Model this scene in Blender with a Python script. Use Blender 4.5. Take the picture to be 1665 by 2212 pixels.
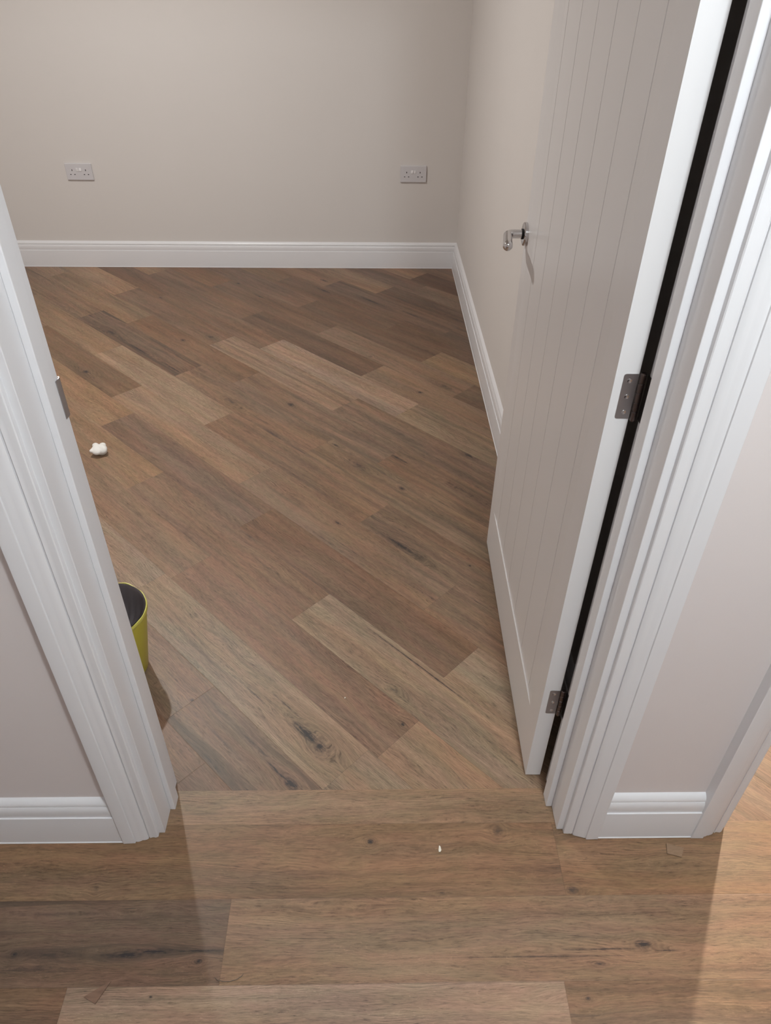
import bpy, bmesh, math, random
from mathutils import Vector, Matrix
random.seed(7)
for o in list(bpy.data.objects): bpy.data.objects.remove(o, do_unlink=True)
S = bpy.context.scene
COL = S.collection

# ------------------------------------------------------------------ camera
F_PX, PITCH, YAW, ROLL = 1580.12, 38.058, 1.319, 0.752
CAM = Vector((0.0, -0.8246, 1.5666))
th, yw, ro = (math.radians(a) for a in (PITCH, YAW, ROLL))
fw = Vector((math.sin(yw)*math.cos(th), math.cos(yw)*math.cos(th), -math.sin(th)))
rt = Vector((math.cos(yw), -math.sin(yw), 0)); up = rt.cross(fw)
r2 = math.cos(ro)*rt + math.sin(ro)*up; u2 = -math.sin(ro)*rt + math.cos(ro)*up
cd = bpy.data.cameras.new('camera'); cam = bpy.data.objects.new('camera', cd); COL.objects.link(cam)
cd.sensor_fit = 'HORIZONTAL'; cd.sensor_width = 36; cd.lens = F_PX/1665*36; cd.clip_start = 0.02
M = Matrix((r2, u2, -fw)).transposed().to_4x4(); M.translation = CAM
cam.matrix_world = M
S.camera = cam

# ------------------------------------------------------------------ light
S.view_settings.view_transform = 'Standard'; S.view_settings.look = 'None'
S.view_settings.gamma = 1; S.view_settings.use_curve_mapping = False
S.view_settings.exposure = 0.0
w = bpy.data.worlds.new('world'); S.world = w; w.use_nodes = True
w.node_tree.nodes['Background'].inputs[0].default_value = (0.9, 0.93, 1, 1)
w.node_tree.nodes['Background'].inputs[1].default_value = 0.02

def lamp(name, loc, watts, color, size, kind='AREA'):
    d = bpy.data.lights.new(name, kind)
    if kind == 'AREA': d.shape = 'DISK'; d.size = size
    else: d.shadow_soft_size = size
    d.energy = watts; d.color = color
    o = bpy.data.objects.new(name, d); COL.objects.link(o); o.location = loc
    return o
CEIL = 2.40
lamp('bedroom_lamp', (-1.12, 2.00, CEIL-.03), 36, (1.0, 1.0, .97), .07)
lamp('bedroom_fill', (-2.5, 1.2, CEIL-.03), 10, (1.0, 1.0, .97), .07)  # added fill light that evens out the room, no known fitting there
lamp('hall_lamp', (.43, -.97, 2.20), 73, (.86, .95, 1.0), .05, 'POINT')
lamp('side_room_lamp', (1.80, 1.90, CEIL-.03), 126, (1.0, .86, .67), .08)

# ------------------------------------------------------------------ materials
def lin(r, g, b):
    f = lambda c: (c/255/12.92 if c/255 <= .04045 else ((c/255+.055)/1.055)**2.4)
    return (f(r), f(g), f(b))
def mat(name, col, rough=.5, metal=0, bump=0, bscale=200, var=0, coat=0):
    m = bpy.data.materials.new(name); m.use_nodes = True
    nt = m.node_tree; b = nt.nodes['Principled BSDF']
    b.inputs['Base Color'].default_value = (*col, 1); b.inputs['Roughness'].default_value = rough
    b.inputs['Metallic'].default_value = metal; b.inputs['Coat Weight'].default_value = coat
    tc = nt.nodes.new('ShaderNodeTexCoord')
    if bump:
        n = nt.nodes.new('ShaderNodeTexNoise'); n.inputs['Scale'].default_value = bscale; n.inputs['Detail'].default_value = 3
        bp = nt.nodes.new('ShaderNodeBump'); bp.inputs['Strength'].default_value = bump; bp.inputs['Distance'].default_value = .001
        nt.links.new(tc.outputs['Object'], n.inputs['Vector']); nt.links.new(n.outputs['Fac'], bp.inputs['Height'])
        nt.links.new(bp.outputs['Normal'], b.inputs['Normal'])
    if var:
        n = nt.nodes.new('ShaderNodeTexNoise'); n.inputs['Scale'].default_value = 3; n.inputs['Detail'].default_value = 4
        mx = nt.nodes.new('ShaderNodeMix'); mx.data_type = 'RGBA'
        mx.inputs[6].default_value = (*[c*(1-var) for c in col], 1); mx.inputs[7].default_value = (*[min(1, c*(1+var)) for c in col], 1)
        nt.links.new(tc.outputs['Object'], n.inputs['Vector']); nt.links.new(n.outputs['Fac'], mx.inputs[0])
        nt.links.new(mx.outputs[2], b.inputs['Base Color'])
    return m
M_wall = mat('cream_wall_paint', (.655, .612, .585), .75, bump=.12, bscale=260, var=.015)
M_hallwall = mat('hall_wall_paint', (.68, .617, .602), .75, bump=.12, bscale=260, var=.015)
M_ceil = mat('ceiling_paint', (.78, .77, .74), .9, bump=.05)
M_trim = mat('white_satin_trim', (.715, .70, .712), .32, bump=.05, bscale=60, var=.012)
M_door = mat('white_satin_door', (.70, .675, .672), .30, bump=.04, bscale=80)
M_chrome = mat('polished_chrome', (.62, .61, .62), .12, 1)
M_steel = mat('brushed_hinge_steel', (.46, .445, .455), .38, 1, bump=.1, bscale=400)
M_darksteel = mat('dark_hinge_knuckle', (.17, .14, .135), .38, 1)
M_screw = mat('screw_zinc', (.75, .73, .72), .22, 1)
M_hole = mat('dark_hole', (.012, .01, .01), .8)
M_plastic = mat('white_socket_plastic', (.60, .575, .59), .3)
M_switch = mat('white_switch_plastic', (.80, .78, .79), .22)
M_binY = mat('yellow_bin_plastic', (.44, .385, .045), .38, bump=.1, bscale=30, var=.12)
M_binrim = mat('yellow_bin_rim_plastic', (.56, .51, .10), .4)
M_liner = mat('black_bin_bag', (.105, .090, .092), .5, bump=.9, bscale=70)
M_paper = mat('white_tissue', (.72, .69, .655), .6, bump=.5, bscale=90)
M_chip = mat('cream_chip', (.72, .66, .56), .6)
M_shaving = mat('grey_brown_shaving', (.10, .075, .055), .6)

# ---- plank floor material
def knot_group():
    if 'knot' in bpy.data.node_groups: return bpy.data.node_groups['knot']
    # knot group
    g = bpy.data.node_groups.new('knot', 'ShaderNodeTree')
    for nm in ('U', 'V', 'Nz', 'Dark', 'Warp', 'u0', 'v0', 'su', 'sv', 'k'):
        g.interface.new_socket(nm, in_out='INPUT', socket_type='NodeSocketFloat')
    for nm in ('Dark', 'Warp'): g.interface.new_socket(nm, in_out='OUTPUT', socket_type='NodeSocketFloat')
    gi = g.nodes.new('NodeGroupInput'); go = g.nodes.new('NodeGroupOutput')
    def gm(op, a, b=None):
        n = g.nodes.new('ShaderNodeMath'); n.operation = op
        for x, s in ((a, n.inputs[0]), (b, n.inputs[1])):
            if x is None: continue
            if isinstance(x, (int, float)): s.default_value = x
            else: g.links.new(x, s)
        return n.outputs[0]
    G = gi.outputs
    du = gm('DIVIDE', gm('SUBTRACT', G['U'], G['u0']), G['su']); dv0 = gm('SUBTRACT', G['V'], G['v0'])
    dv = gm('DIVIDE', dv0, G['sv'])
    r2_ = gm('ADD', gm('MULTIPLY', du, du), gm('MULTIPLY', dv, dv))
    nz = gm('MULTIPLY', gm('SUBTRACT', G['Nz'], .52), 3.6)
    rr = gm('ADD', r2_, gm('MULTIPLY', nz, 1.0))
    core = gm('POWER', 2.718, gm('MULTIPLY', gm('MAXIMUM', rr, 0), -1.4))
    halo = gm('MULTIPLY', gm('POWER', 2.718, gm('MULTIPLY', r2_, -.22)), .22)
    ring = gm('MULTIPLY', gm('MULTIPLY', gm('POWER', 2.718, gm('MULTIPLY', r2_, -.16)), .16),
              gm('SINE', gm('MULTIPLY', gm('SQRT', r2_), 8.0)))
    d = gm('MULTIPLY', gm('ADD', gm('ADD', core, halo), ring), G['k'])
    g.links.new(gm('MAXIMUM', G['Dark'], d), go.inputs['Dark'])
    wv = gm('MULTIPLY', gm('MULTIPLY', dv0, gm('POWER', 2.718, gm('MULTIPLY', r2_, -.09))), -.75)
    g.links.new(gm('ADD', G['Warp'], wv), go.inputs['Warp'])
    return g
def floor_material(knots):
    m = bpy.data.materials.new('oak_vinyl_planks'); m.use_nodes = True
    nt = m.node_tree; N = nt.nodes; L = nt.links; B = N['Principled BSDF']
    def val(x, s):
        if isinstance(x, (int, float)): s.default_value = x
        else: L.new(x, s)
    def ma(op, a, b=None, c=None, clamp=False):
        n = N.new('ShaderNodeMath'); n.operation = op; n.use_clamp = clamp
        val(a, n.inputs[0])
        if b is not None: val(b, n.inputs[1])
        if c is not None: val(c, n.inputs[2])
        return n.outputs[0]
    def comb(x, y, z):
        n = N.new('ShaderNodeCombineXYZ'); val(x, n.inputs[0]); val(y, n.inputs[1]); val(z, n.inputs[2]); return n.outputs[0]
    def noise(vec, detail=2, rough=.5, dist=0):
        n = N.new('ShaderNodeTexNoise'); n.inputs['Scale'].default_value = 1; n.inputs['Detail'].default_value = detail
        n.inputs['Roughness'].default_value = rough; n.inputs['Distortion'].default_value = dist
        L.new(vec, n.inputs['Vector']); return n.outputs['Fac']
    def ss(x, lo, hi):
        n = N.new('ShaderNodeMapRange'); n.interpolation_type = 'SMOOTHSTEP'
        val(x, n.inputs[0]); n.inputs[1].default_value = lo; n.inputs[2].default_value = hi; return n.outputs[0]
    def mix(f, a, b, mode='MIX'):
        n = N.new('ShaderNodeMix'); n.data_type = 'RGBA'; n.blend_type = mode
        val(f, n.inputs[0])
        for x, s in ((a, n.inputs[6]), (b, n.inputs[7])):
            if isinstance(x, tuple): s.default_value = (*x, 1)
            else: L.new(x, s)
        return n.outputs[2]
    uvn = N.new('ShaderNodeUVMap'); uvn.uv_map = 'UVMap'
    sp = N.new('ShaderNodeSeparateXYZ'); L.new(uvn.outputs[0], sp.inputs[0]); u, v = sp.outputs[0], sp.outputs[1]
    at = N.new('ShaderNodeAttribute'); at.attribute_name = 'seed'; seed = at.outputs['Fac']
    tn = N.new('ShaderNodeAttribute'); tn.attribute_name = 'tone'; tone = tn.outputs['Color']
    st = N.new('ShaderNodeAttribute'); st.attribute_name = 'streak'; streak = st.outputs['Fac']
    ed = N.new('ShaderNodeUVMap'); ed.uv_map = 'EdgeMap'
    se = N.new('ShaderNodeSeparateXYZ'); L.new(ed.outputs[0], se.inputs[0])
    g = knot_group()
    nzk = noise(comb(ma('MULTIPLY', u, 60), ma('MULTIPLY', v, 230), 0), 3, .6)
    dark, warp = 0.0, 0.0
    for (u0, v0, su, sv, k) in knots:
        n = N.new('ShaderNodeGroup'); n.node_tree = g
        for s, x in (('U', u), ('V', v), ('Nz', nzk), ('Dark', dark), ('Warp', warp), ('u0', u0), ('v0', v0), ('su', su), ('sv', sv), ('k', k)):
            val(x, n.inputs[s])
        dark, warp = n.outputs['Dark'], n.outputs['Warp']
    us = ma('ADD', u, ma('MULTIPLY', seed, 7.3))
    low = noise(comb(ma('MULTIPLY', us, 2.3), ma('MULTIPLY', v, 11), seed), 2, .5)
    wob = noise(comb(ma('MULTIPLY', us, 11), ma('MULTIPLY', v, 26), seed), 2, .5)
    v2 = ma('ADD', ma('ADD', v, warp), ma('ADD', ma('MULTIPLY', ma('SUBTRACT', low, .5), .05), ma('MULTIPLY', ma('SUBTRACT', wob, .5), .010)))
    fine = noise(comb(ma('MULTIPLY', us, 34), ma('MULTIPLY', v2, 400), seed), 4, .68)
    band = noise(comb(ma('MULTIPLY', us, 2.0), ma('MULTIPLY', v2, 60), seed), 4, .6)
    big = noise(comb(ma('MULTIPLY', us, 2.6), ma('MULTIPLY', v2, 16), ma('ADD', seed, 5)), 2, .5)
    lines = ma('SINE', ma('ADD', ma('MULTIPLY', v2, 1350), ma('MULTIPLY', low, 50)))
    lines = ma('MULTIPLY', lines, ss(noise(comb(ma('MULTIPLY', us, 3), ma('MULTIPLY', v, 12), ma('ADD', seed, 9)), 1), .48, .68))
    pores = ss(noise(comb(ma('MULTIPLY', us, 55), ma('MULTIPLY', v2, 520), ma('ADD', seed, 31)), 2, .6), .56, .70)
    fleck = ss(noise(comb(ma('MULTIPLY', us, 130), ma('MULTIPLY', v2, 420), ma('ADD', seed, 3)), 3, .65, .6), .56, .72)
    fleck = ma('MULTIPLY', fleck, ss(noise(comb(ma('MULTIPLY', us, 9), ma('MULTIPLY', v, 22), ma('ADD', seed, 2)), 2), .45, .62))
    lum = ma('ADD', 1.0, ma('MULTIPLY', ma('SUBTRACT', fine, .5), 1.45))
    lum = ma('ADD', lum, ma('MULTIPLY', ma('SUBTRACT', band, .5), .85))
    lum = ma('ADD', lum, ma('MULTIPLY', ma('SUBTRACT', big, .5), .75))
    lum = ma('ADD', lum, ma('MULTIPLY', lines, .11))
    lum = ma('SUBTRACT', lum, ma('MULTIPLY', pores, .32))
    lum = ma('ADD', lum, ma('MULTIPLY', fleck, .36))
    strk = ma('MULTIPLY', ss(noise(comb(ma('MULTIPLY', us, 1.7), ma('MULTIPLY', v2, 42), ma('ADD', seed, 11)), 4, .6), .46, .65), streak)
    hue = noise(comb(ma('MULTIPLY', us, 9), ma('MULTIPLY', v2, 40), ma('ADD', seed, 20)), 3)
    tint = mix(ss(hue, .35, .65), (1.03, .982, .99), (.975, 1.015, .975))
    hue2 = noise(comb(ma('MULTIPLY', us, 1.6), ma('MULTIPLY', v, 9), ma('ADD', seed, 40)), 2)
    c = mix(1.0, tone, tint, 'MULTIPLY')
    c = mix(1.0, c, mix(ss(hue2, .35, .65), (1.04, .985, .94), (.97, 1.01, 1.05)), 'MULTIPLY')
    rgb = N.new('ShaderNodeCombineColor')
    for s in rgb.inputs: L.new(lum, s)
    c = mix(1.0, c, rgb.outputs[0], 'MULTIPLY')
    c = mix(ma('MULTIPLY', strk, .62), c, (.050, .040, .031))
    fib = ss(noise(comb(ma('MULTIPLY', us, 5.5), ma('MULTIPLY', v2, 190), ma('ADD', seed, 57)), 4, .62, .3), .585, .70)
    patch = ss(noise(comb(ma('MULTIPLY', us, 2.2), ma('MULTIPLY', v2, 20), ma('ADD', seed, 63)), 2), .42, .62)
    fib = ma('MULTIPLY', ma('MULTIPLY', fib, ma('ADD', .25, ma('MULTIPLY', patch, .75))), ma('ADD', .45, ma('MULTIPLY', streak, .75)))
    c = mix(ma('MULTIPLY', fib, .70), c, (.060, .046, .037))
    c = mix(ma('MINIMUM', ma('MULTIPLY', dark, .92), .9), c, (.022, .020, .022))
    edge = ma('MINIMUM', se.outputs[0], se.outputs[1])
    seam = ma('SUBTRACT', 1.0, ss(edge, .0004, .0013))
    c = mix(ma('MULTIPLY', seam, .18), c, (.03, .02, .015))
    L.new(c, B.inputs['Base Color'])
    rg = ma('ADD', .44, ma('MULTIPLY', ma('SUBTRACT', fine, .5), .12)); L.new(rg, B.inputs['Roughness'])
    B.inputs['Specular IOR Level'].default_value = .38
    bp = N.new('ShaderNodeBump'); bp.inputs['Strength'].default_value = .25; bp.inputs['Distance'].default_value = .0006
    h = ma('SUBTRACT', ma('SUBTRACT', ma('MULTIPLY', fine, .6), ma('MULTIPLY', pores, .4)), ma('MULTIPLY', seam, 1.5))
    L.new(h, bp.inputs['Height']); L.new(bp.outputs[0], B.inputs['Normal'])
    return m

# ------------------------------------------------------------------ helpers
def tag(o, label=None, cat=None, group=None, kind=None):
    if label: o['label'] = label
    if cat: o['category'] = cat
    if group: o['group'] = group
    if kind: o['kind'] = kind
    return o
def obj(name, bm, m, parent=None, smooth=None, bevel=0, seg=2):
    me = bpy.data.meshes.new(name); bmesh.ops.recalc_face_normals(bm, faces=bm.faces); bm.to_mesh(me); bm.free()
    o = bpy.data.objects.new(name, me); COL.objects.link(o)
    for mm in (m if isinstance(m, (list, tuple)) else [m]): me.materials.append(mm)
    if smooth is not None:
        for p in me.polygons: p.use_smooth = True
        me.set_sharp_from_angle(angle=math.radians(smooth))
    if bevel:
        b = o.modifiers.new('bevel', 'BEVEL'); b.width = bevel; b.segments = seg; b.limit_method = 'ANGLE'; b.angle_limit = math.radians(40)
    if parent: o.parent = parent
    return o
def empty(name, loc=(0, 0, 0), rz=0):
    o = bpy.data.objects.new(name, None); COL.objects.link(o); o.location = loc; o.rotation_euler = (0, 0, rz)
    o.empty_display_size = .05
    return o
def box(bm, a, b):
    x0, x1 = sorted((a[0], b[0])); y0, y1 = sorted((a[1], b[1])); z0, z1 = sorted((a[2], b[2]))
    v = [bm.verts.new(p) for p in ((x0,y0,z0),(x1,y0,z0),(x1,y1,z0),(x0,y1,z0),(x0,y0,z1),(x1,y0,z1),(x1,y1,z1),(x0,y1,z1))]
    for f in ((3,2,1,0),(4,5,6,7),(0,1,5,4),(1,2,6,5),(2,3,7,6),(3,0,4,7)): bm.faces.new([v[i] for i in f])
def sweep(bm, prof, P, Wd, Hd, Ld, length, m0=None, m1=None):
    """prof: closed list of (w,h); swept along Ld; m0/m1(w,h) shift the two ends (mitres)"""
    P, Wd, Hd, Ld = map(Vector, (P, Wd, Hd, Ld))
    a = [bm.verts.new(P + Wd*w_ + Hd*h_ + Ld*(m0(w_, h_) if m0 else 0)) for w_, h_ in prof]
    b = [bm.verts.new(P + Wd*w_ + Hd*h_ + Ld*(length + (m1(w_, h_) if m1 else 0))) for w_, h_ in prof]
    n = len(prof)
    for i in range(n): bm.faces.new((a[i], a[(i+1) % n], b[(i+1) % n], b[i]))
    bm.faces.new(a); bm.faces.new(list(reversed(b)))
def lathe(bm, prof, P, A, X, seg=32, caps=True):
    """prof: list of (radius, height) along axis A from P"""
    P, A, X = Vector(P), Vector(A).normalized(), Vector(X).normalized(); Y = A.cross(X)
    rings = []
    for r, h in prof:
        rings.append([bm.verts.new(P + A*h + (X*math.cos(t) + Y*math.sin(t))*r) for t in [2*math.pi*i/seg for i in range(seg)]])
    for p, q in zip(rings, rings[1:]):
        for i in range(seg): bm.faces.new((p[i], p[(i+1) % seg], q[(i+1) % seg], q[i]))
    if caps: bm.faces.new(list(reversed(rings[0]))); bm.faces.new(rings[-1])
def tube(bm, pts, radii, seg=20):
    pts = [Vector(p) for p in pts]; rings = []
    ref = Vector((0, 0, 1))
    for i, p in enumerate(pts):
        t = (pts[min(i+1, len(pts)-1)] - pts[max(i-1, 0)]).normalized()
        X = ref.cross(t).normalized(); Y = t.cross(X)
        r = radii[i] if isinstance(radii, (list, tuple)) else radii
        rings.append([bm.verts.new(p + (X*math.cos(a) + Y*math.sin(a))*r) for a in [2*math.pi*k/seg for k in range(seg)]])
    for p, q in zip(rings, rings[1:]):
        for i in range(seg): bm.faces.new((p[i], p[(i+1) % seg], q[(i+1) % seg], q[i]))
    bm.faces.new(list(reversed(rings[0]))); bm.faces.new(rings[-1])

# ------------------------------------------------------------------ dimensions (metres)
WALL_Y = 0.0215            # hall face of the front wall
ROOM_Y = 0.1468            # room face of the front wall
XL, XR = -0.460, 0.4115    # faces of the door lining
BACK_Y = 3.5858; RIGHT_X = 0.5040
LEFT_X = -3.1; HALL_Y = -3.9; HALL_XL, HALL_XR = -1.7, 2.6
X2L, X2R = 0.791, 1.66     # opening of the second doorway
R2L, R2R = 0.625, 3.2
DOOR_H = 2.01

# ------------------------------------------------------------------ floor of real planks
def clip(poly, axis, lim, keep_greater):
    out = []
    for i in range(len(poly)):
        a, b = poly[i], poly[(i+1) % len(poly)]
        ia = (a[axis] >= lim) == keep_greater; ib = (b[axis] >= lim) == keep_greater
        if ia: out.append(a)
        if ia != ib:
            t = (lim - a[axis])/(b[axis]-a[axis]); out.append((a[0]+t*(b[0]-a[0]), a[1]+t*(b[1]-a[1])))
    return out
floor_faces = []   # (poly, uv function, edge function, tone, seed, streak)
FT = .86
MEAN = lin(140, 112, 90)
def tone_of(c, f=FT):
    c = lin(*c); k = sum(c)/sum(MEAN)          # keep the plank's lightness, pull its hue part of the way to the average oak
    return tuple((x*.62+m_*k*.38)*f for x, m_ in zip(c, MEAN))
PALETTE = [(150,120,97),(134,105,86),(142,113,90),(156,130,108),(128,99,80),(146,120,98),(138,108,86)]
# diagonal planks: rows along t, joints along s
W0, PW, PLEN = 0.155, 0.1498, 0.90
ROWS = {  # row: [(joint s positions high->low)], tones listed from the high-s side, streak amounts
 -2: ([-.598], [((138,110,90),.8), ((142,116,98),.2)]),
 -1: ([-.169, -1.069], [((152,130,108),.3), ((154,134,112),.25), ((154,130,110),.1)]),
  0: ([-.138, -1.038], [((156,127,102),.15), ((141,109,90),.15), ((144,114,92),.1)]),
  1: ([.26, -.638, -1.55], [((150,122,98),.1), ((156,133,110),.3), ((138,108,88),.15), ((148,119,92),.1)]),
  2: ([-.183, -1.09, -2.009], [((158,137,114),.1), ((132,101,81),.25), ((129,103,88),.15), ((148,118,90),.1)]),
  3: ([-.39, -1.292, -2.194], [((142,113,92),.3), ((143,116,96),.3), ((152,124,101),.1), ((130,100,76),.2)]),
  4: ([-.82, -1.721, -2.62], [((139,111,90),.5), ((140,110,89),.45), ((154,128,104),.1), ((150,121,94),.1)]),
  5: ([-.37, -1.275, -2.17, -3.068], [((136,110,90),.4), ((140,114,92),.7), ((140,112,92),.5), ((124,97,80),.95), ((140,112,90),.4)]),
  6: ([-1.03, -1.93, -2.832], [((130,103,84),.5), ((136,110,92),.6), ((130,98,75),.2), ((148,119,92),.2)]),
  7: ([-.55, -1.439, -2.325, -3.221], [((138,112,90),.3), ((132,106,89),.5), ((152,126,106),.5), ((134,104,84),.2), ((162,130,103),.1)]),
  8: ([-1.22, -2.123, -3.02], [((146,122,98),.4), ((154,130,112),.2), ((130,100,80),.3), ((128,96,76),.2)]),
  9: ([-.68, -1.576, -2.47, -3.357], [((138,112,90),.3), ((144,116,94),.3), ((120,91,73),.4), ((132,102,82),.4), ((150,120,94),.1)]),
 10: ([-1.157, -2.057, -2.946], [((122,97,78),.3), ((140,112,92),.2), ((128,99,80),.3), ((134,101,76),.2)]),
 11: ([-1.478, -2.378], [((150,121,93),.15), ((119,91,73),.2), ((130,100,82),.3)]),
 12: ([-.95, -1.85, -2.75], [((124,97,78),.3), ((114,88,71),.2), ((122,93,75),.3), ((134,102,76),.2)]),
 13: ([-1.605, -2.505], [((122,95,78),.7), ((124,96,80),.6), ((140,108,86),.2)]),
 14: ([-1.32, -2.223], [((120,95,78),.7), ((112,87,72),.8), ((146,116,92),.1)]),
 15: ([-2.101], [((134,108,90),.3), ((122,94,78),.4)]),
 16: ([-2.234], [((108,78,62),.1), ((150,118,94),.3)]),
}
Q = 2**.5
def diag_region(x0, x1, y0, y1, custom):
    tmin, tmax = (x0+y0)/Q, (x1+y1)/Q
    for r in range(math.floor((tmin-W0)/PW), math.ceil((tmax-W0)/PW)+1):
        t0, t1 = W0+r*PW, W0+(r+1)*PW
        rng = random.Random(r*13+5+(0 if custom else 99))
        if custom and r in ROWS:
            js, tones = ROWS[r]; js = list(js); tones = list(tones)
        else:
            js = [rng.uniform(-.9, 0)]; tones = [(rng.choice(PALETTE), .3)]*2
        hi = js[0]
        while hi < 3.5: hi += PLEN; js.insert(0, hi); tones.insert(0, (rng.choice(PALETTE), .3))
        lo = js[-1]
        while lo > -5: lo -= PLEN; js.append(lo); tones.append((rng.choice(PALETTE), .3))
        spans = list(zip([js[0]+PLEN]+js[:-1]+[js[-1]], js + [js[-1]-PLEN]))
        edges = [js[0]+PLEN]+js+[js[-1]-PLEN]
        for i in range(len(edges)-1):
            s1, s0 = edges[i], edges[i+1]
            tn, st = tones[min(i, len(tones)-1)]
            poly = [((t+s)/Q, (t-s)/Q) for s, t in ((s0, t0), (s1, t0), (s1, t1), (s0, t1))]
            for ax, lim, kg in ((0, x0, True), (0, x1, False), (1, y0, True), (1, y1, False)):
                if poly: poly = clip(poly, ax, lim, kg)
            if len(poly) < 3: continue
            floor_faces.append((poly, lambda p: ((p[0]-p[1])/Q, (p[0]+p[1])/Q),
                lambda p, s0=s0, s1=s1, t0=t0, t1=t1: (min((p[0]-p[1])/Q-s0, s1-(p[0]-p[1])/Q), (p[0]+p[1])/Q-t0, s1-s0, t1-t0),
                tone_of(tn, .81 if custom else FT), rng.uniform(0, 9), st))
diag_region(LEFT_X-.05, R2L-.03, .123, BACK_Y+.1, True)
diag_region(R2L-.03, R2R+.05, .0385, BACK_Y+.1, False)
HR = [ (.0385, .123, [(-9, (148,119,92), .15)]),
       (-.1225, .0385, [(-9, (132,94,54), .1), (-.83, (135,105,79), .25), (.404, (144,110,79), .3), (1.6, (140,110,84), .2)]),
       (-.2815, -.1225, [(-9, (120,96,80), .9), (-.292, (146,117,93), .25), (.93, (150,124,100), .3)]),
       (-.4405, -.2815, [(-9, (128,98,76), .2), (-.577, (156,131,112), .15), (.366, (138,109,85), .4), (1.3, (140,112,88), .2)]) ]
y = -.4405
rng = random.Random(4)
while y > HALL_Y-.1:
    HR.append((y-.159, y, [(-9, rng.choice(PALETTE), .3), (rng.uniform(-1, 0), rng.choice(PALETTE), .3), (rng.uniform(.1, 1), rng.choice(PALETTE), .2)])); y -= .159
for y0, y1, segs in HR:
    for i, (xa, tn, st) in enumerate(segs):
        xs = max(xa, HALL_XL-.1 if y1 < .05 else LEFT_X); xe = segs[i+1][0] if i+1 < len(segs) else (HALL_XR+.1 if y1 < .05 else R2L-.03)
        if xe <= xs: continue
        floor_faces.append(([(xs, y0), (xe, y0), (xe, y1), (xs, y1)], lambda p: (p[0]+20, p[1]), None, tone_of(tn), rng.uniform(0, 9), st, (xs, xe, y0, y1)))
def px2floor(x, y):
    d = fw + r2*((x-832.5)/F_PX) - u2*((y-1106)/F_PX); t = -CAM.z/d.z
    return CAM.x+d.x*t, CAM.y+d.y*t
# knots and cracks read off the photograph: (x, y, half length m, half width m, strength)
KN = [(300,1440,.07,.004,.25),(640,1080,.05,.008,.3),(560,905,.06,.004,.45),(585,935,.04,.006,.5),(650,975,.05,.004,.4),(985,690,.05,.006,.5),(850,930,.06,.004,.4),(960,1090,.08,.004,.4),(1000,1060,.06,.005,.4),(480,1600,.06,.003,.5),(450,1640,.05,.003,.4),(170,745,.03,.01,.3),(215,905,.03,.004,.3),(930,1290,.05,.003,.4),(700,1165,.05,.003,.35),(760,1190,.09,.0014,.5),(540,1160,.02,.006,.4),(1030,1300,.04,.003,.4),(380,960,.03,.004,.3),(662,1585,.045,.010,.95),(690,1612,.018,.012,.8),(628,1693,.020,.010,1),(600,1668,.040,.003,.9),(870,1565,.005,.004,1),(415,1513,.006,.004,.8),
 (868,1180,.055,.007,.9),(900,1200,.030,.010,.5),(730,1130,.012,.004,.9),(868,1055,.012,.006,.95),(775,1005,.030,.009,.6),(860,990,.050,.004,.8),(725,962,.020,.006,.7),
 (1012,984,.018,.006,.9),(908,848,.010,.007,.9),(395,735,.016,.010,.7),(185,803,.018,.010,.8),(225,715,.014,.012,.4),
 (300,755,.085,.005,.75),(372,795,.060,.004,.8),(240,718,.030,.007,.7),(628,874,.016,.010,.8),(500,868,.040,.010,.55),(515,612,.010,.008,.9),
 (345,642,.022,.005,.75),(455,728,.014,.009,.6),(560,640,.040,.005,.8),(700,628,.050,.008,.8),(800,650,.060,.006,.8),(890,680,.070,.007,.7),(700,606,.03,.008,.7),
 (1015,1222,.004,.003,1),(1240,1690,.004,.003,.3),(886,1424,.150,.0014,.95),(960,1480,.06,.0014,.9),(850,1490,.012,.006,.5),(700,1290,.0,.0,0),
 (550,1500,.05,.002,.6),(620,1525,.05,.0022,.6),(540,1600,.06,.004,.5),(1010,665,.02,.006,.6),(800,770,.012,.01,.4),(960,835,.03,.01,.4)]
KH = [(275,2062,.028,.006,1),(330,2055,.050,.0045,.75),(430,2054,.060,.0016,.8),(428,2077,.007,.004,.9),(240,2064,.02,.004,.6),(30,2062,.006,.004,.8),(110,2063,.05,.006,.5),(120,1975,.09,.004,.35),(60,2095,.08,.006,.45),
 (1388,2040,.015,.007,.9),(1300,2050,.07,.0018,.7),(1180,2066,.16,.0012,.6),(1296,2082,.010,.003,.7),(1440,2053,.02,.0012,.8),
 (800,1818,.006,.005,.95),(1075,1795,.010,.010,.5),(1235,1923,.012,.007,.65),(955,1930,.005,.003,.5),(208,1920,.005,.006,.3),(1270,2157,.005,.003,.7),(325,2154,.003,.002,.8),(700,1900,.0,.0,0)]
knots = []
for (x, y, su, sv, k) in KN:
    if su: X, Y = px2floor(x, y); knots.append(((X-Y)/Q, (X+Y)/Q, su, sv, k))
for (x, y, su, sv, k) in KH:
    if su: X, Y = px2floor(x, y); knots.append((X+20, Y, su, sv, k))
bm = bmesh.new(); uvl = bm.loops.layers.uv.new('UVMap'); ul2 = bm.loops.layers.uv.new('EdgeMap')
tl = bm.loops.layers.float_color.new('tone'); sl = bm.faces.layers.float.new('seed'); kl = bm.faces.layers.float.new('streak')
slots = [()]
def slot(knots_here):
    key = tuple(knots_here)
    if key not in slots: slots.append(key)
    return slots.index(key)
def knots_in(u0, u1, v0, v1):
    return [k for k in knots if u0 <= k[0] < u1 and v0 <= k[1] < v1]
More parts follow.
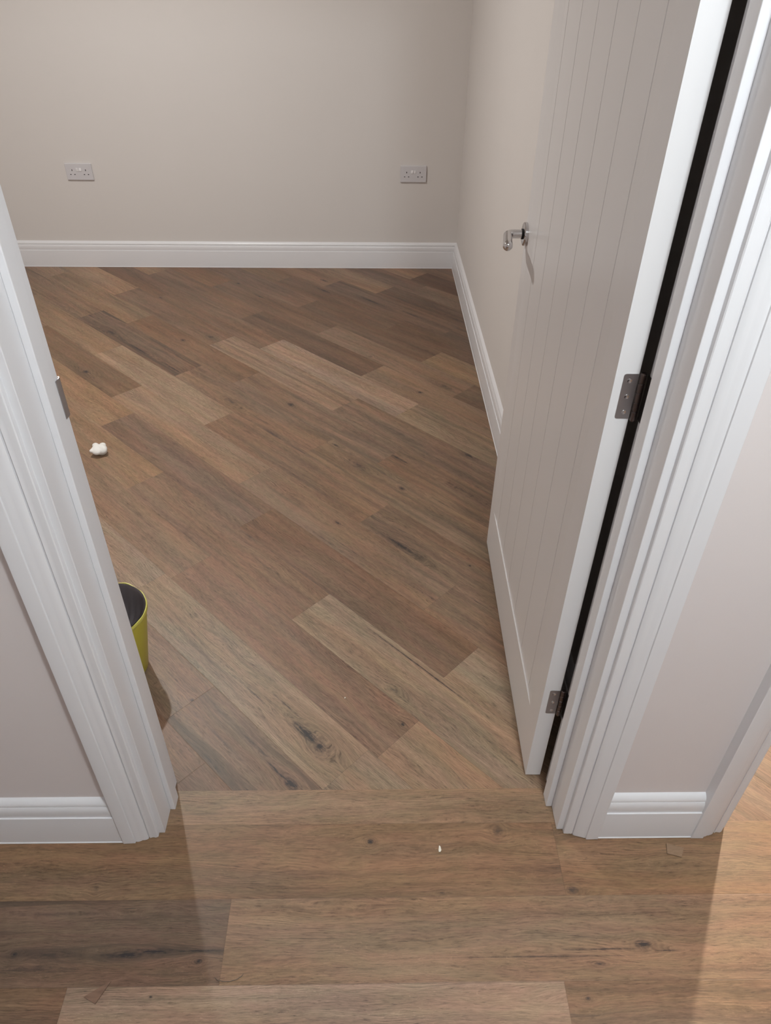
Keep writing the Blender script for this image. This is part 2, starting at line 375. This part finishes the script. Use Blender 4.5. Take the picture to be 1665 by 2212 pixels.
def add_cell(poly, uvf, ef, tone, seed, st, mi_=0):
    f = bm.faces.new([bm.verts.new((x, y, 0)) for x, y in poly])
    if f.normal.z < 0 or sum((poly[i][0]*poly[(i+1) % len(poly)][1]-poly[(i+1) % len(poly)][0]*poly[i][1]) for i in range(len(poly))) < 0: f.normal_flip()
    f[sl] = seed; f[kl] = st; f.material_index = mi_
    for l in f.loops:
        p = (l.vert.co.x, l.vert.co.y)
        l[uvl].uv = uvf(p); l[ul2].uv = ef(p); l[tl] = (*tone, 1)
# each plank is split along its centre lines so that the distance to its edges interpolates linearly
for ff in floor_faces:
    if ff[2] is None:
        poly, uvf, _, tone, seed, st, (xa, xb, ya, yb) = ff
        xm, ym = (xa+xb)/2, (ya+yb)/2; ms = slot(knots_in(xa+20, xb+20, ya, yb))
        for (cx0, cx1) in ((xa, xm), (xm, xb)):
            for (cy0, cy1) in ((ya, ym), (ym, yb)):
                add_cell([(cx0, cy0), (cx1, cy0), (cx1, cy1), (cx0, cy1)], uvf,
                         lambda p: (min(p[0]-xa, xb-p[0]), min(p[1]-ya, yb-p[1])), tone, seed, st, ms)
    else:
        poly, uvf, ef, tone, seed, st = ff
        def sclip(pl, fn, keep):
            out = []
            for i in range(len(pl)):
                a, b = pl[i], pl[(i+1) % len(pl)]; fa, fb = fn(a), fn(b)
                if (fa >= 0) == keep: out.append(a)
                if (fa >= 0) != (fb >= 0):
                    t = fa/(fa-fb); out.append((a[0]+t*(b[0]-a[0]), a[1]+t*(b[1]-a[1])))
            return out
        # recover limits
        e0 = ef(poly[0]); ln_, wd = e0[2], e0[3]
        d0 = ef.__defaults__; s0, s1, t0, t1 = d0
        sm, tm = (s0+s1)/2, (t0+t1)/2; ms = slot(knots_in(s0, s1, t0, t1))
        for ka in (True, False):
            pa = sclip(poly, lambda p: (p[0]-p[1])/Q - sm, ka)
            if len(pa) < 3: continue
            for kb in (True, False):
                pb = sclip(pa, lambda p: (p[0]+p[1])/Q - tm, kb)
                if len(pb) < 3: continue
                add_cell(pb, uvf, lambda p: (min((p[0]-p[1])/Q-s0, s1-(p[0]-p[1])/Q), min((p[0]+p[1])/Q-t0, t1-(p[0]+p[1])/Q)), tone, seed, st, ms)
me = bpy.data.meshes.new('floor'); bm.to_mesh(me); bm.free()
floor = bpy.data.objects.new('floor', me); COL.objects.link(floor)
for key in slots: me.materials.append(floor_material(key))
tag(floor, 'brown oak look plank floor, diagonal in the rooms and lengthwise in the hall', 'floor', kind='structure')

# ------------------------------------------------------------------ walls, ceiling
def wall(name, boxes, m, label):
    b = bmesh.new()
    for p, q in boxes: box(b, p, q)
    return tag(obj(name, b, m), label, 'wall', kind='structure')
JT = .028   # lining thickness
EX = R2R + .1
wf = wall('wall_front', [((LEFT_X-.1, WALL_Y, 0), (XL-JT, ROOM_Y, CEIL)), ((XL-JT, WALL_Y, DOOR_H+JT), (XR+JT, ROOM_Y, CEIL)),
    ((XR+JT, WALL_Y, 0), (X2L-JT, ROOM_Y, CEIL)), ((X2L-JT, WALL_Y, DOOR_H+JT), (X2R+JT, ROOM_Y, CEIL)), ((X2R+JT, WALL_Y, 0), (EX, ROOM_Y, CEIL))],
    M_hallwall, 'pale hall wall that holds the open doorway, white architraves on it')
wall('wall_back', [((LEFT_X-.1, BACK_Y, 0), (EX, BACK_Y+.1, CEIL))], M_wall, 'cream wall across the far end of the room with two sockets')
wall('wall_right', [((RIGHT_X, ROOM_Y, 0), (R2L, BACK_Y, CEIL))], M_wall, 'cream side wall behind the open door')
wall('wall_left', [((LEFT_X-.1, ROOM_Y, 0), (LEFT_X, BACK_Y, CEIL))], M_wall, 'cream wall on the left side of the room')
wall('wall_far_right', [((R2R, ROOM_Y, 0), (R2R+.1, BACK_Y, CEIL))], M_wall, 'cream outer wall of the brightly lit side room')
wall('wall_hall_back', [((HALL_XL-.1, HALL_Y-.1, 0), (HALL_XR+.1, HALL_Y, CEIL))], M_hallwall, 'pale hall wall behind the viewer')
wall('wall_hall_left', [((HALL_XL-.1, HALL_Y, 0), (HALL_XL, WALL_Y, CEIL))], M_hallwall, 'pale wall closing the left end of the hall')
wall('wall_hall_right', [((HALL_XR, HALL_Y, 0), (HALL_XR+.1, WALL_Y, CEIL))], M_hallwall, 'pale wall closing the right end of the hall')
b = bmesh.new(); box(b, (LEFT_X-.1, HALL_Y-.1, CEIL), (EX, BACK_Y+.1, CEIL+.05))
tag(obj('ceiling', b, M_ceil), 'flat white ceiling over hall and rooms', 'ceiling', kind='structure')

# ------------------------------------------------------------------ skirting boards
SK = [(0,.0006),(.0222,.0006),(.0218,.0022),(.0203,.0032),(.0203,.0950),(.0199,.0972),(.0168,.0975),(.0166,.0985),(.0170,.1030),(.0172,.1100),(.0166,.1180),(.0150,.1250),(.0128,.1290),
      (.0106,.1300),(.0106,.1312),(.0128,.1316),(.0126,.1352),(.0108,.1395),(.0070,.1440),(.0035,.1468),(0,.1481)]
def skirting(name, P, Wd, Ld, length, m0=None, m1=None, label=''):
    b = bmesh.new(); sweep(b, SK, P, Wd, (0, 0, 1), Ld, length, m0, m1)
    return tag(obj(name, b, M_trim, smooth=28), label, 'skirting board', kind='structure')
mi = lambda w_, h_: -w_
skirting('baseboard_back', (LEFT_X, BACK_Y, 0), (0, -1, 0), (1, 0, 0), RIGHT_X-LEFT_X, lambda w_, h_: w_, mi, 'white moulded skirting along the foot of the far wall')
skirting('baseboard_right', (RIGHT_X, ROOM_Y+.02, 0), (-1, 0, 0), (0, 1, 0), BACK_Y-ROOM_Y-.02, None, mi, 'white moulded skirting along the side wall, running behind the door')
skirting('baseboard_left', (LEFT_X, ROOM_Y+.02, 0), (1, 0, 0), (0, 1, 0), BACK_Y-ROOM_Y-.02, None, mi, 'white moulded skirting along the left wall of the room')
AW = .0735  # architrave width
SB = .0125  # setback of the architrave from the lining face (left), right a little more
AXL = XL - SB; AXR = XR + .0135; A2L = X2L - .0105
skirting('baseboard_front_left', (HALL_XL, WALL_Y, 0), (0, -1, 0), (1, 0, 0), AXL-AW-HALL_XL, None, None, 'white moulded skirting in the hall, left of the doorway')
skirting('baseboard_front_right', (AXR+AW, WALL_Y, 0), (0, -1, 0), (1, 0, 0), A2L-AW-AXR-AW, None, None, 'short white skirting between the two doorways')
skirting('baseboard_room_front', (LEFT_X, ROOM_Y, 0), (0, 1, 0), (1, 0, 0), XL-.012-AW-LEFT_X, None, None, 'white skirting on the room side, left of the doorway')

# ------------------------------------------------------------------ architraves
AP = [(0,0),(0,.0090),(.0014,.0106),(.005,.0112),(.010,.0109),(.0140,.0112),(.0172,.0122),(.0180,.0116),(.0182,.0098),(.0198,.0098),(.0202,.0128),
      (.0230,.0152),(.0275,.0172),(.0320,.0180),(.0360,.0188),(.0400,.0204),(.0435,.0213),(.0455,.0212),(.0462,.0212),(.0468,.0240),(.0482,.0246),(.0726,.0246),(AW,.0238),(AW,0)]
def architrave(n0, xi_l, xi_r, ytop, yface, ny, names):
    """legs and head round an opening; xi_l, xi_r are inner edges, ny the outward normal (-1 hall, 1 room)"""
    ds = []
    for side, x in (('l', xi_l), ('r', xi_r)):
        if x is None: continue
        b = bmesh.new(); sx = -1 if side == 'l' else 1
        sweep(b, AP, (x, yface, .0008), (sx, 0, 0), (0, ny, 0), (0, 0, 1), ytop, None, lambda w_, h_: w_)
        if ny < 0:   # a ragged painted foot
            for v_ in b.verts:
                if v_.co.z < .01: v_.co.z += random.uniform(0, .0028)
        o = obj('trim_%d' % n0, b, M_trim, smooth=28); n0 += 1
        tag(o, names.pop(0), 'architrave', kind='structure')
    b = bmesh.new()
    sweep(b, AP, (xi_l, yface, ytop+.0008), (0, 0, 1), (0, ny, 0), (1, 0, 0), xi_r-xi_l, lambda w_, h_: -w_, lambda w_, h_: w_)
    tag(obj('trim_%d' % n0, b, M_trim, smooth=28), names.pop(0), 'architrave', kind='structure')
architrave(1, AXL, AXR, DOOR_H+.011, WALL_Y, -1, ['white moulded architrave on the left of the open doorway', 'white moulded architrave on the right of the open doorway, beside the hinges', 'white moulded architrave across the top of the open doorway'])
architrave(4, A2L, X2R+.0105, DOOR_H+.011, WALL_Y, -1, ['white moulded architrave at the right edge, beside the bright side room', 'white architrave on the far side of the bright doorway', 'white architrave across the top of the bright doorway'])
architrave(7, XL-.012, XR+.018, DOOR_H+.011, ROOM_Y, 1, ['white architrave on the room side, left of the doorway', 'white architrave on the room side behind the hinges', 'white architrave on the room side above the doorway'])

# ------------------------------------------------------------------ door linings
def lining(name, xl, xr, yf, yb, label, stop=None):
    b = bmesh.new()
    box(b, (xl-JT, yf, .0006), (xl, yb, DOOR_H)); box(b, (xr, yf, .0006), (xr+JT, yb, DOOR_H)); box(b, (xl-JT, yf, DOOR_H), (xr+JT, yb, DOOR_H+JT))
    return tag(obj(name, b, M_trim, bevel=.0012), label, 'door lining', kind='structure')
ln1 = lining('trim_10', XL, XR, WALL_Y, ROOM_Y, 'white door lining framing the open doorway')
ln2 = lining('trim_11', X2L, X2R, WALL_Y, ROOM_Y, 'white door lining framing the bright side room')
def stop(p, q):
    b = bmesh.new(); box(b, p, q); return obj('door_stop', b, M_trim, ln1, bevel=.0014)
SY0, SY1 = .0765, .1085
stop((XL, SY0, .0006), (XL+.0115, SY1, DOOR_H)); stop((XR-.0135, SY0, .0006), (XR, SY1, DOOR_H)); stop((XL+.0115, SY0, DOOR_H-.0125), (XR-.0135, SY1, DOOR_H))
# strike plate with a curved lip over the room edge
b = bmesh.new()
z0, z1 = .9930, 1.0560
pts = [(XL+.0001, .1348), (XL+.0012, .1348), (XL+.0012, .140), (XL+.0018, .1455), (XL+.0012, .1500), (XL-.0010, .1522), (XL-.0022, .1515), (XL-.0001, .1490), (XL+.0004, .1440), (XL+.0001, .1395)]
sweep(b, [(x, y) for x, y in pts], (0, 0, z0), (1, 0, 0), (0, 1, 0), (0, 0, 1), z1-z0)
sp_ = obj('strike_plate', b, M_steel, ln1, smooth=35); sp_['label'] = 'steel strike plate on the left side of the lining'

# ------------------------------------------------------------------ door leaf
DANG = math.radians(89.06); DW, DT, ZB, DZ = .8518, .0350, .008, 1.981
door = empty('door_1', (.3627, .1539, 0), DANG)   # local x = along the leaf, local +y = face seen, -y = thickness
tag(door, 'open white panelled door with vertical grooves and a chrome lever', 'door', kind='structure')
GR = [.120, .240, .360, .480, .600, .720]
def face_profile(y, sgn):
    """(x, y) across the leaf with V grooves, panel slightly recessed"""
    rec = .0030
    p = [(.0, y), (.070, y), (.1165, y-sgn*rec)]
    for g_ in GR:
        p += [(g_-.0017, y-sgn*rec), (g_, y-sgn*(rec+.0026)), (g_+.0017, y-sgn*rec)]
    p = p[:3] + [q for q in p[3:] if q[0] > .1168]
    p += [(.752, y-sgn*rec), (.800, y), (DW, y)]
    return p
def leaf():
    b = bmesh.new()
    PZ = .1765; PT = ZB + DZ - .12
    fa = face_profile(0, 1); fb = [(x, y) for x, y in face_profile(-DT, -1)]
    flat = lambda pr, y: [(x, y) for x, _ in pr]
    levels = [(ZB, 0), (PZ-.0006, 0), (PZ, 1), (PT, 1), (PT+.0022, 0), (ZB+DZ, 0)]
    ra, rb = [], []
    for z, k in levels:
        ra.append([b.verts.new((x, y if k else 0, z)) for (x, y) in fa])
        rb.append([b.verts.new((x, y if k else -DT, z)) for (x, y) in fb])
    for rows in (ra, rb):
        for p, q in zip(rows, rows[1:]):
            for i in range(len(p)-1): b.faces.new((p[i], p[i+1], q[i+1], q[i]))
    for i in (0, -1):
        for k in range(len(levels)-1): b.faces.new((ra[k][i], rb[k][i], rb[k+1][i], ra[k+1][i]))
    b.faces.new([*ra[0], *reversed(rb[0])]); b.faces.new([*ra[-1], *reversed(rb[-1])])
    return b
lf = obj('door_leaf', leaf(), M_door, door)
# lever handles (near face visible)
def handle(side):
    s = 1 if side > 0 else -1; y0 = 0 if s > 0 else -DT; HZ, HX = 1.0050, .8360
    b = bmesh.new()
    R = .0105
    e = .0500   # neck length
    neck = [(HX, y0+s*.006, HZ), (HX, y0+s*.02, HZ), (HX, y0+s*(e-.018), HZ)]
    rad = [R-.001, R, R]
    for k in range(1, 7):
        a = math.pi/2*k/6; neck.append((HX-.016*(1-math.cos(a)), y0+s*(e-.018+.016*math.sin(a)), HZ))
        rad.append(R)
    L_ = .078 if s > 0 else .05
    for t in (.25, .5, .75, .93): neck.append((HX-.016-L_*t+.0*t, y0+s*(e-.002+.010*t), HZ-.001*t)); rad.append(R+.0009*t)
    neck.append((HX-.016-L_, y0+s*(e-.002+.0105), HZ-.001)); rad.append(R-.001)
    neck.append((HX-.016-L_-.003, y0+s*(e-.002+.011), HZ-.001)); rad.append(R-.0045)
    tube(b, neck, rad, 28)
    h = obj('door_handle', b, M_chrome, door, smooth=50)
    b = bmesh.new(); lathe(b, [(.0272, 0), (.0272, .0065), (.0262, .0082), (.0245, .0088), (.0120, .0088), (.0118, .0110)], (HX, y0, HZ), (0, s, 0), (1, 0, 0), 40)
    obj('rose', b, M_chrome, h, smooth=30)
    b = bmesh.new(); lathe(b, [(.0122, .0085), (.0122, .0125)], (HX, y0, HZ), (0, s, 0), (1, 0, 0), 28); obj('collar', b, M_hole, h, smooth=30)
    return h
handle(1)['label'] = 'chrome lever handle on a round rose'
handle(-1)
# butt hinges
def hinge(z0, z1, worn):
    # plate on the door edge (local x=0 plane, facing local -x)
    b = bmesh.new(); n = 8; ya, yb_ = -.0128, -.0345; r = .004
    outline = []
    for (cy, cz, a0) in ((ya-r, z1-r, 0), (ya-r, z0+r, -math.pi/2)):
        pass
    outline = [(yb_, z0), (yb_, z1)]
    for k in range(n+1):
        a = math.pi/2 - math.pi/2*k/n; outline.append((ya-r+r*math.cos(a), z1-r+r*math.sin(a)))
    for k in range(n+1):
        a = -math.pi/2*k/n; outline.append((ya-r+r*math.cos(a), z0+r+r*math.sin(a)))
    f0 = [b.verts.new((-.0009, y_, z_)) for y_, z_ in outline]; f1 = [b.verts.new((.0004, y_, z_)) for y_, z_ in outline]
    b.faces.new(f0); b.faces.new(list(reversed(f1)))
    for i in range(len(f0)): b.faces.new((f0[i], f0[(i+1) % len(f0)], f1[(i+1) % len(f0)], f1[i]))
    h = obj('hinge', b, M_steel, door); h['label'] = 'worn steel butt hinge' if worn else 'steel butt hinge'
    H_ = z1-z0
    for t in (.15, .5, .85):
        b = bmesh.new(); lathe(b, [(.0036, .0), (.0034, .0006), (.0022, .0003), (.0007, .0001)], (-.0009, -.0235-(.5-t)*.003, z0+H_*t), (-1, 0, 0), (0, 1, 0), 18)
        obj('screw', b, M_screw, h, smooth=30)
    # knuckles
    b = bmesh.new()
    for k in range(5):
        za, zb_ = z0-.002+(H_+.004)*k/5+.0004, z0-.002+(H_+.004)*(k+1)/5-.0004
        lathe(b, [(.0040, 0), (.0048, .0006), (.0048, zb_-za-.0006), (.0040, zb_-za)], (-.0022, -.0405, za), (0, 0, 1), (1, 0, 0), 20)
    lathe(b, [(.0036, 0), (.0036, H_+.006)], (-.0022, -.0405, z0-.003), (0, 0, 1), (1, 0, 0), 16)
    obj('knuckle', b, M_darksteel, h, smooth=30)
    # plate on the lining
    b = bmesh.new(); box(b, (-.0410, -.0493, z0), (-.0022, -.0481, z1)); obj('frame_plate', b, M_darksteel, h)
hinge(.9850, 1.0614, False); hinge(.2445, .3216, True)

# ------------------------------------------------------------------ double sockets
def socket(x, z, label, first_up):
    root = empty('wall_socket', (x, BACK_Y, z))
    tag(root, label, 'socket', 'double wall sockets on the far wall')
    b = bmesh.new(); box(b, (-.073, -.0092, -.043), (.073, -.0002, .043)); o = obj('faceplate', b, M_plastic, root, bevel=.0022, seg=3)
    for k, sx in enumerate((-.0082, .0082)):
        b = bmesh.new(); t = .0022 if (k == 0) == first_up else -.0008
        pr = [(-.0085, 0), (-.0085, .0018+max(0, -t)), (0, .0030), (.0085, .0018+max(0, t)), (.0085, 0)]
        sweep(b, pr, (sx-.0062, -.0092, .0115), (0, 0, 1), (0, -1, 0), (1, 0, 0), .0124)
        obj('switch', b, M_switch, root, bevel=.0006)
    for cx in (-.0375, .0375):
        for (dx, dz, w_, h_) in ((0, .0085, .0040, .0085), (-.0112, -.0140, .0068, .0040), (.0112, -.0140, .0068, .0040)):
            b = bmesh.new(); box(b, (cx+dx-w_/2, -.0094, dz-h_/2), (cx+dx+w_/2, -.0085, dz+h_/2)); obj('pin_hole', b, M_hole, root)
socket(-1.6303, .5288, 'double white wall socket near the left edge, both rocker switches alike', True)
socket(.2330, .5291, 'double white wall socket near the room corner, nearer the door', False)

# ------------------------------------------------------------------ waste bin
BX, BY, BH = -.673, .490, .22
bin_ = empty('waste_bin', (BX, BY, 0)); tag(bin_, 'yellow round waste bin with a black liner, half hidden by the left door jamb', 'bin')
b = bmesh.new()
prof = [(.006, .0025), (.057, .0025), (.061, .004), (.064, .010), (.0965, BH-.008), (.0965, BH-.001), (.0985, BH), (.0990, BH+.002), (.0975, BH+.0035), (.0955, BH+.002), (.0950, BH-.004), (.0625, .012), (.006, .008)]
lathe(b, prof, (0, 0, -.002), (0, 0, 1), (1, 0, 0), 64)
obj('bin_body', b, M_binY, bin_, smooth=40)
b = bmesh.new(); ring = []
for r, z in ((.0978, BH-.009), (.0990, BH-.008), (.0998, BH+.003), (.0990, BH+.0042), (.0968, BH+.004), (.0955, BH-.004)): ring.append((r, z))
rs = []
for i in range(72):
    a = 2*math.pi*i/72; wv = .0012*math.sin(5*a+1)+.0010*math.sin(11*a)
    rs.append([b.verts.new((math.cos(a)*(r+wv*.5), math.sin(a)*(r+wv*.5), z+wv*1.3-.001)) for r, z in ring])
for i in range(72):
    p, q = rs[i], rs[(i+1) % 72]
    for k in range(len(ring)): b.faces.new((p[k], p[(k+1) % len(ring)], q[(k+1) % len(ring)], q[k]))
obj('rim', b, M_binrim, bin_, smooth=50)
b = bmesh.new(); rr = []
prof = [(.0962, BH+.0046), (.0944, BH+.002), (.0925, BH-.008), (.088, BH-.045), (.080, BH-.085), (.062, BH-.105), (.035, BH-.112), (.010, BH-.114)]
rnd = random.Random(3); ph = [rnd.uniform(0, 6.28) for _ in range(12)]
for k, (r, z) in enumerate(prof):
    row = []
    for i in range(96):
        a = 2*math.pi*i/96; amp = (0.0006, .0012, .0028, .0055, .006, .007, .005, .002)[k]
        d_ = amp*(math.sin(9*a+ph[0]+k*.5)+.7*math.sin(17*a+ph[1]-k*.9)+.5*math.sin(29*a+ph[2]+k*1.7))*.5
        row.append(b.verts.new(((r-abs(d_))*math.cos(a), (r-abs(d_))*math.sin(a), z+d_*.6)))
    rr.append(row)
for p, q in zip(rr, rr[1:]):
    for i in range(96): b.faces.new((p[i], p[(i+1) % 96], q[(i+1) % 96], q[i]))
b.faces.new(rr[-1])
ln = obj('bin_liner', b, M_liner, bin_, smooth=60); ln['label'] = 'black plastic bin bag'

# ------------------------------------------------------------------ crumpled tissue
X, Y = px2floor(216, 984)
b = bmesh.new(); bmesh.ops.create_icosphere(b, subdivisions=5, radius=1)
rnd = random.Random(5); dirs = [(Vector((rnd.gauss(0, 1), rnd.gauss(0, 1), rnd.gauss(0, 1))).normalized(), rnd.uniform(1.2, 3.2), rnd.uniform(0, 6.28), rnd.uniform(.10, .20)) for _ in range(7)]
tab, tab2, lip = Vector((-.62, .60, .42)).normalized(), Vector((.25, .80, .50)).normalized(), Vector((-.75, -.45, .2)).normalized()
for v_ in b.verts:
    n_ = v_.co.normalized(); r = .98
    for d_, fr, p_, am in dirs: r += am*(abs(math.sin(fr*n_.dot(d_)+p_))**.8-.6)
    for t_, lim, g_ in ((tab, .90, 6.5), (tab2, .88, 2.6), (lip, .92, 3.5)):
        e = n_.dot(t_)
        if e > lim: r += (e-lim)*g_
    c = n_*r; v_.co = Vector((c.x*.0255, c.y*.0235, c.z*.0175))
zm = min(v_.co.z for v_ in b.verts)
for v_ in b.verts: v_.co.z -= zm
o = obj('crumpled_tissue', b, M_paper, smooth=50); o.location = (X, Y+.012, .0003)
tag(o, 'small crumpled white ball of paper lying on the room floor at left', 'paper')

# ------------------------------------------------------------------ scraps on the hall floor
def scrap(name, poly, th_, m, label, cat, curl=0):
    cx = sum(p[0] for p in poly)/len(poly); cy = sum(p[1] for p in poly)/len(poly)
    b = bmesh.new()
    a = [b.verts.new((x-cx, y-cy, .0)) for x, y in poly]; t = [b.verts.new((x-cx, y-cy, th_)) for x, y in poly]
    b.faces.new(list(reversed(a))); b.faces.new(t)
    for i in range(len(a)): b.faces.new((a[i], a[(i+1) % len(a)], t[(i+1) % len(a)], t[i]))
    o = obj(name, b, m, bevel=.0002); o.location = (cx, cy, .0004)
    return tag(o, label, cat)
def offcut_mat(name, c1, c2, sc):
    m = bpy.data.materials.new(name); m.use_nodes = True; nt = m.node_tree; B = nt.nodes['Principled BSDF']
    tc = nt.nodes.new('ShaderNodeTexCoord'); mp = nt.nodes.new('ShaderNodeMapping'); mp.inputs['Scale'].default_value = sc[:3]; mp.inputs['Rotation'].default_value = (0, 0, sc[3])
    n = nt.nodes.new('ShaderNodeTexNoise'); n.inputs['Scale'].default_value = 1; n.inputs['Detail'].default_value = 3
    r = nt.nodes.new('ShaderNodeValToRGB'); r.color_ramp.elements[0].position = .38; r.color_ramp.elements[1].position = .62
    r.color_ramp.elements[0].color = (*c1, 1); r.color_ramp.elements[1].color = (*c2, 1)
    nt.links.new(tc.outputs['Object'], mp.inputs[0]); nt.links.new(mp.outputs[0], n.inputs['Vector']); nt.links.new(n.outputs['Fac'], r.inputs[0]); nt.links.new(r.outputs[0], B.inputs['Base Color'])
    B.inputs['Roughness'].default_value = .5
    return m
pp = lambda L_: [px2floor(x, y) for x, y in L_]
scrap('floor_offcut', pp([(1438,1823),(1476,1833),(1471,1853),(1440,1845)]), .0034, offcut_mat('offcut_tan', tone_of((142,115,88)), tone_of((152,124,98)), (60, 200, 1, -.2)),
      'small squarish brown flooring offcut on the hall floor below the short skirting', 'offcut')
scrap('floor_offcut', pp([(181,2155),(206,2170),(240,2121),(213,2136)]), .0030, offcut_mat('offcut_brown', tone_of((118,88,70)), tone_of((136,102,84)), (20, 150, 1, 1.0)),
      'brown tapering wedge of flooring lying at the bottom left', 'offcut')
scrap('plaster_chip', pp([(948,1827),(951,1829),(953,1837),(951,1841),(947.5,1841),(947,1836)]), .0018, M_chip,
      'tiny cream sliver on the hall floor in front of the doorway', 'chip')
X, Y = px2floor(745, 1508)
scrap('plaster_chip', [(X-.0015, Y-.002), (X+.0012, Y-.001), (X+.0018, Y+.002), (X-.0012, Y+.0022)], .0012, M_chip, 'tiny pale speck on the diagonal planks inside the room', 'chip')
b = bmesh.new(); P_ = [px2floor(x, y) for x, y in ((464,2112),(470,2118.5),(482,2121),(497,2120.5),(512,2116),(522,2110),(526,2104))]
cx, cy = P_[3]
tube(b, [(x-cx, y-cy, .0012+.0012*math.sin(i*.9)**2) for i, (x, y) in enumerate(P_)], [.0004, .0007, .0007, .0007, .0007, .0007, .0003], 8)
o = obj('wood_shaving', b, M_shaving, smooth=60); o.location = (cx, cy, 0); tag(o, 'thin curved dark shaving on the hall planks at the bottom left', 'shaving')
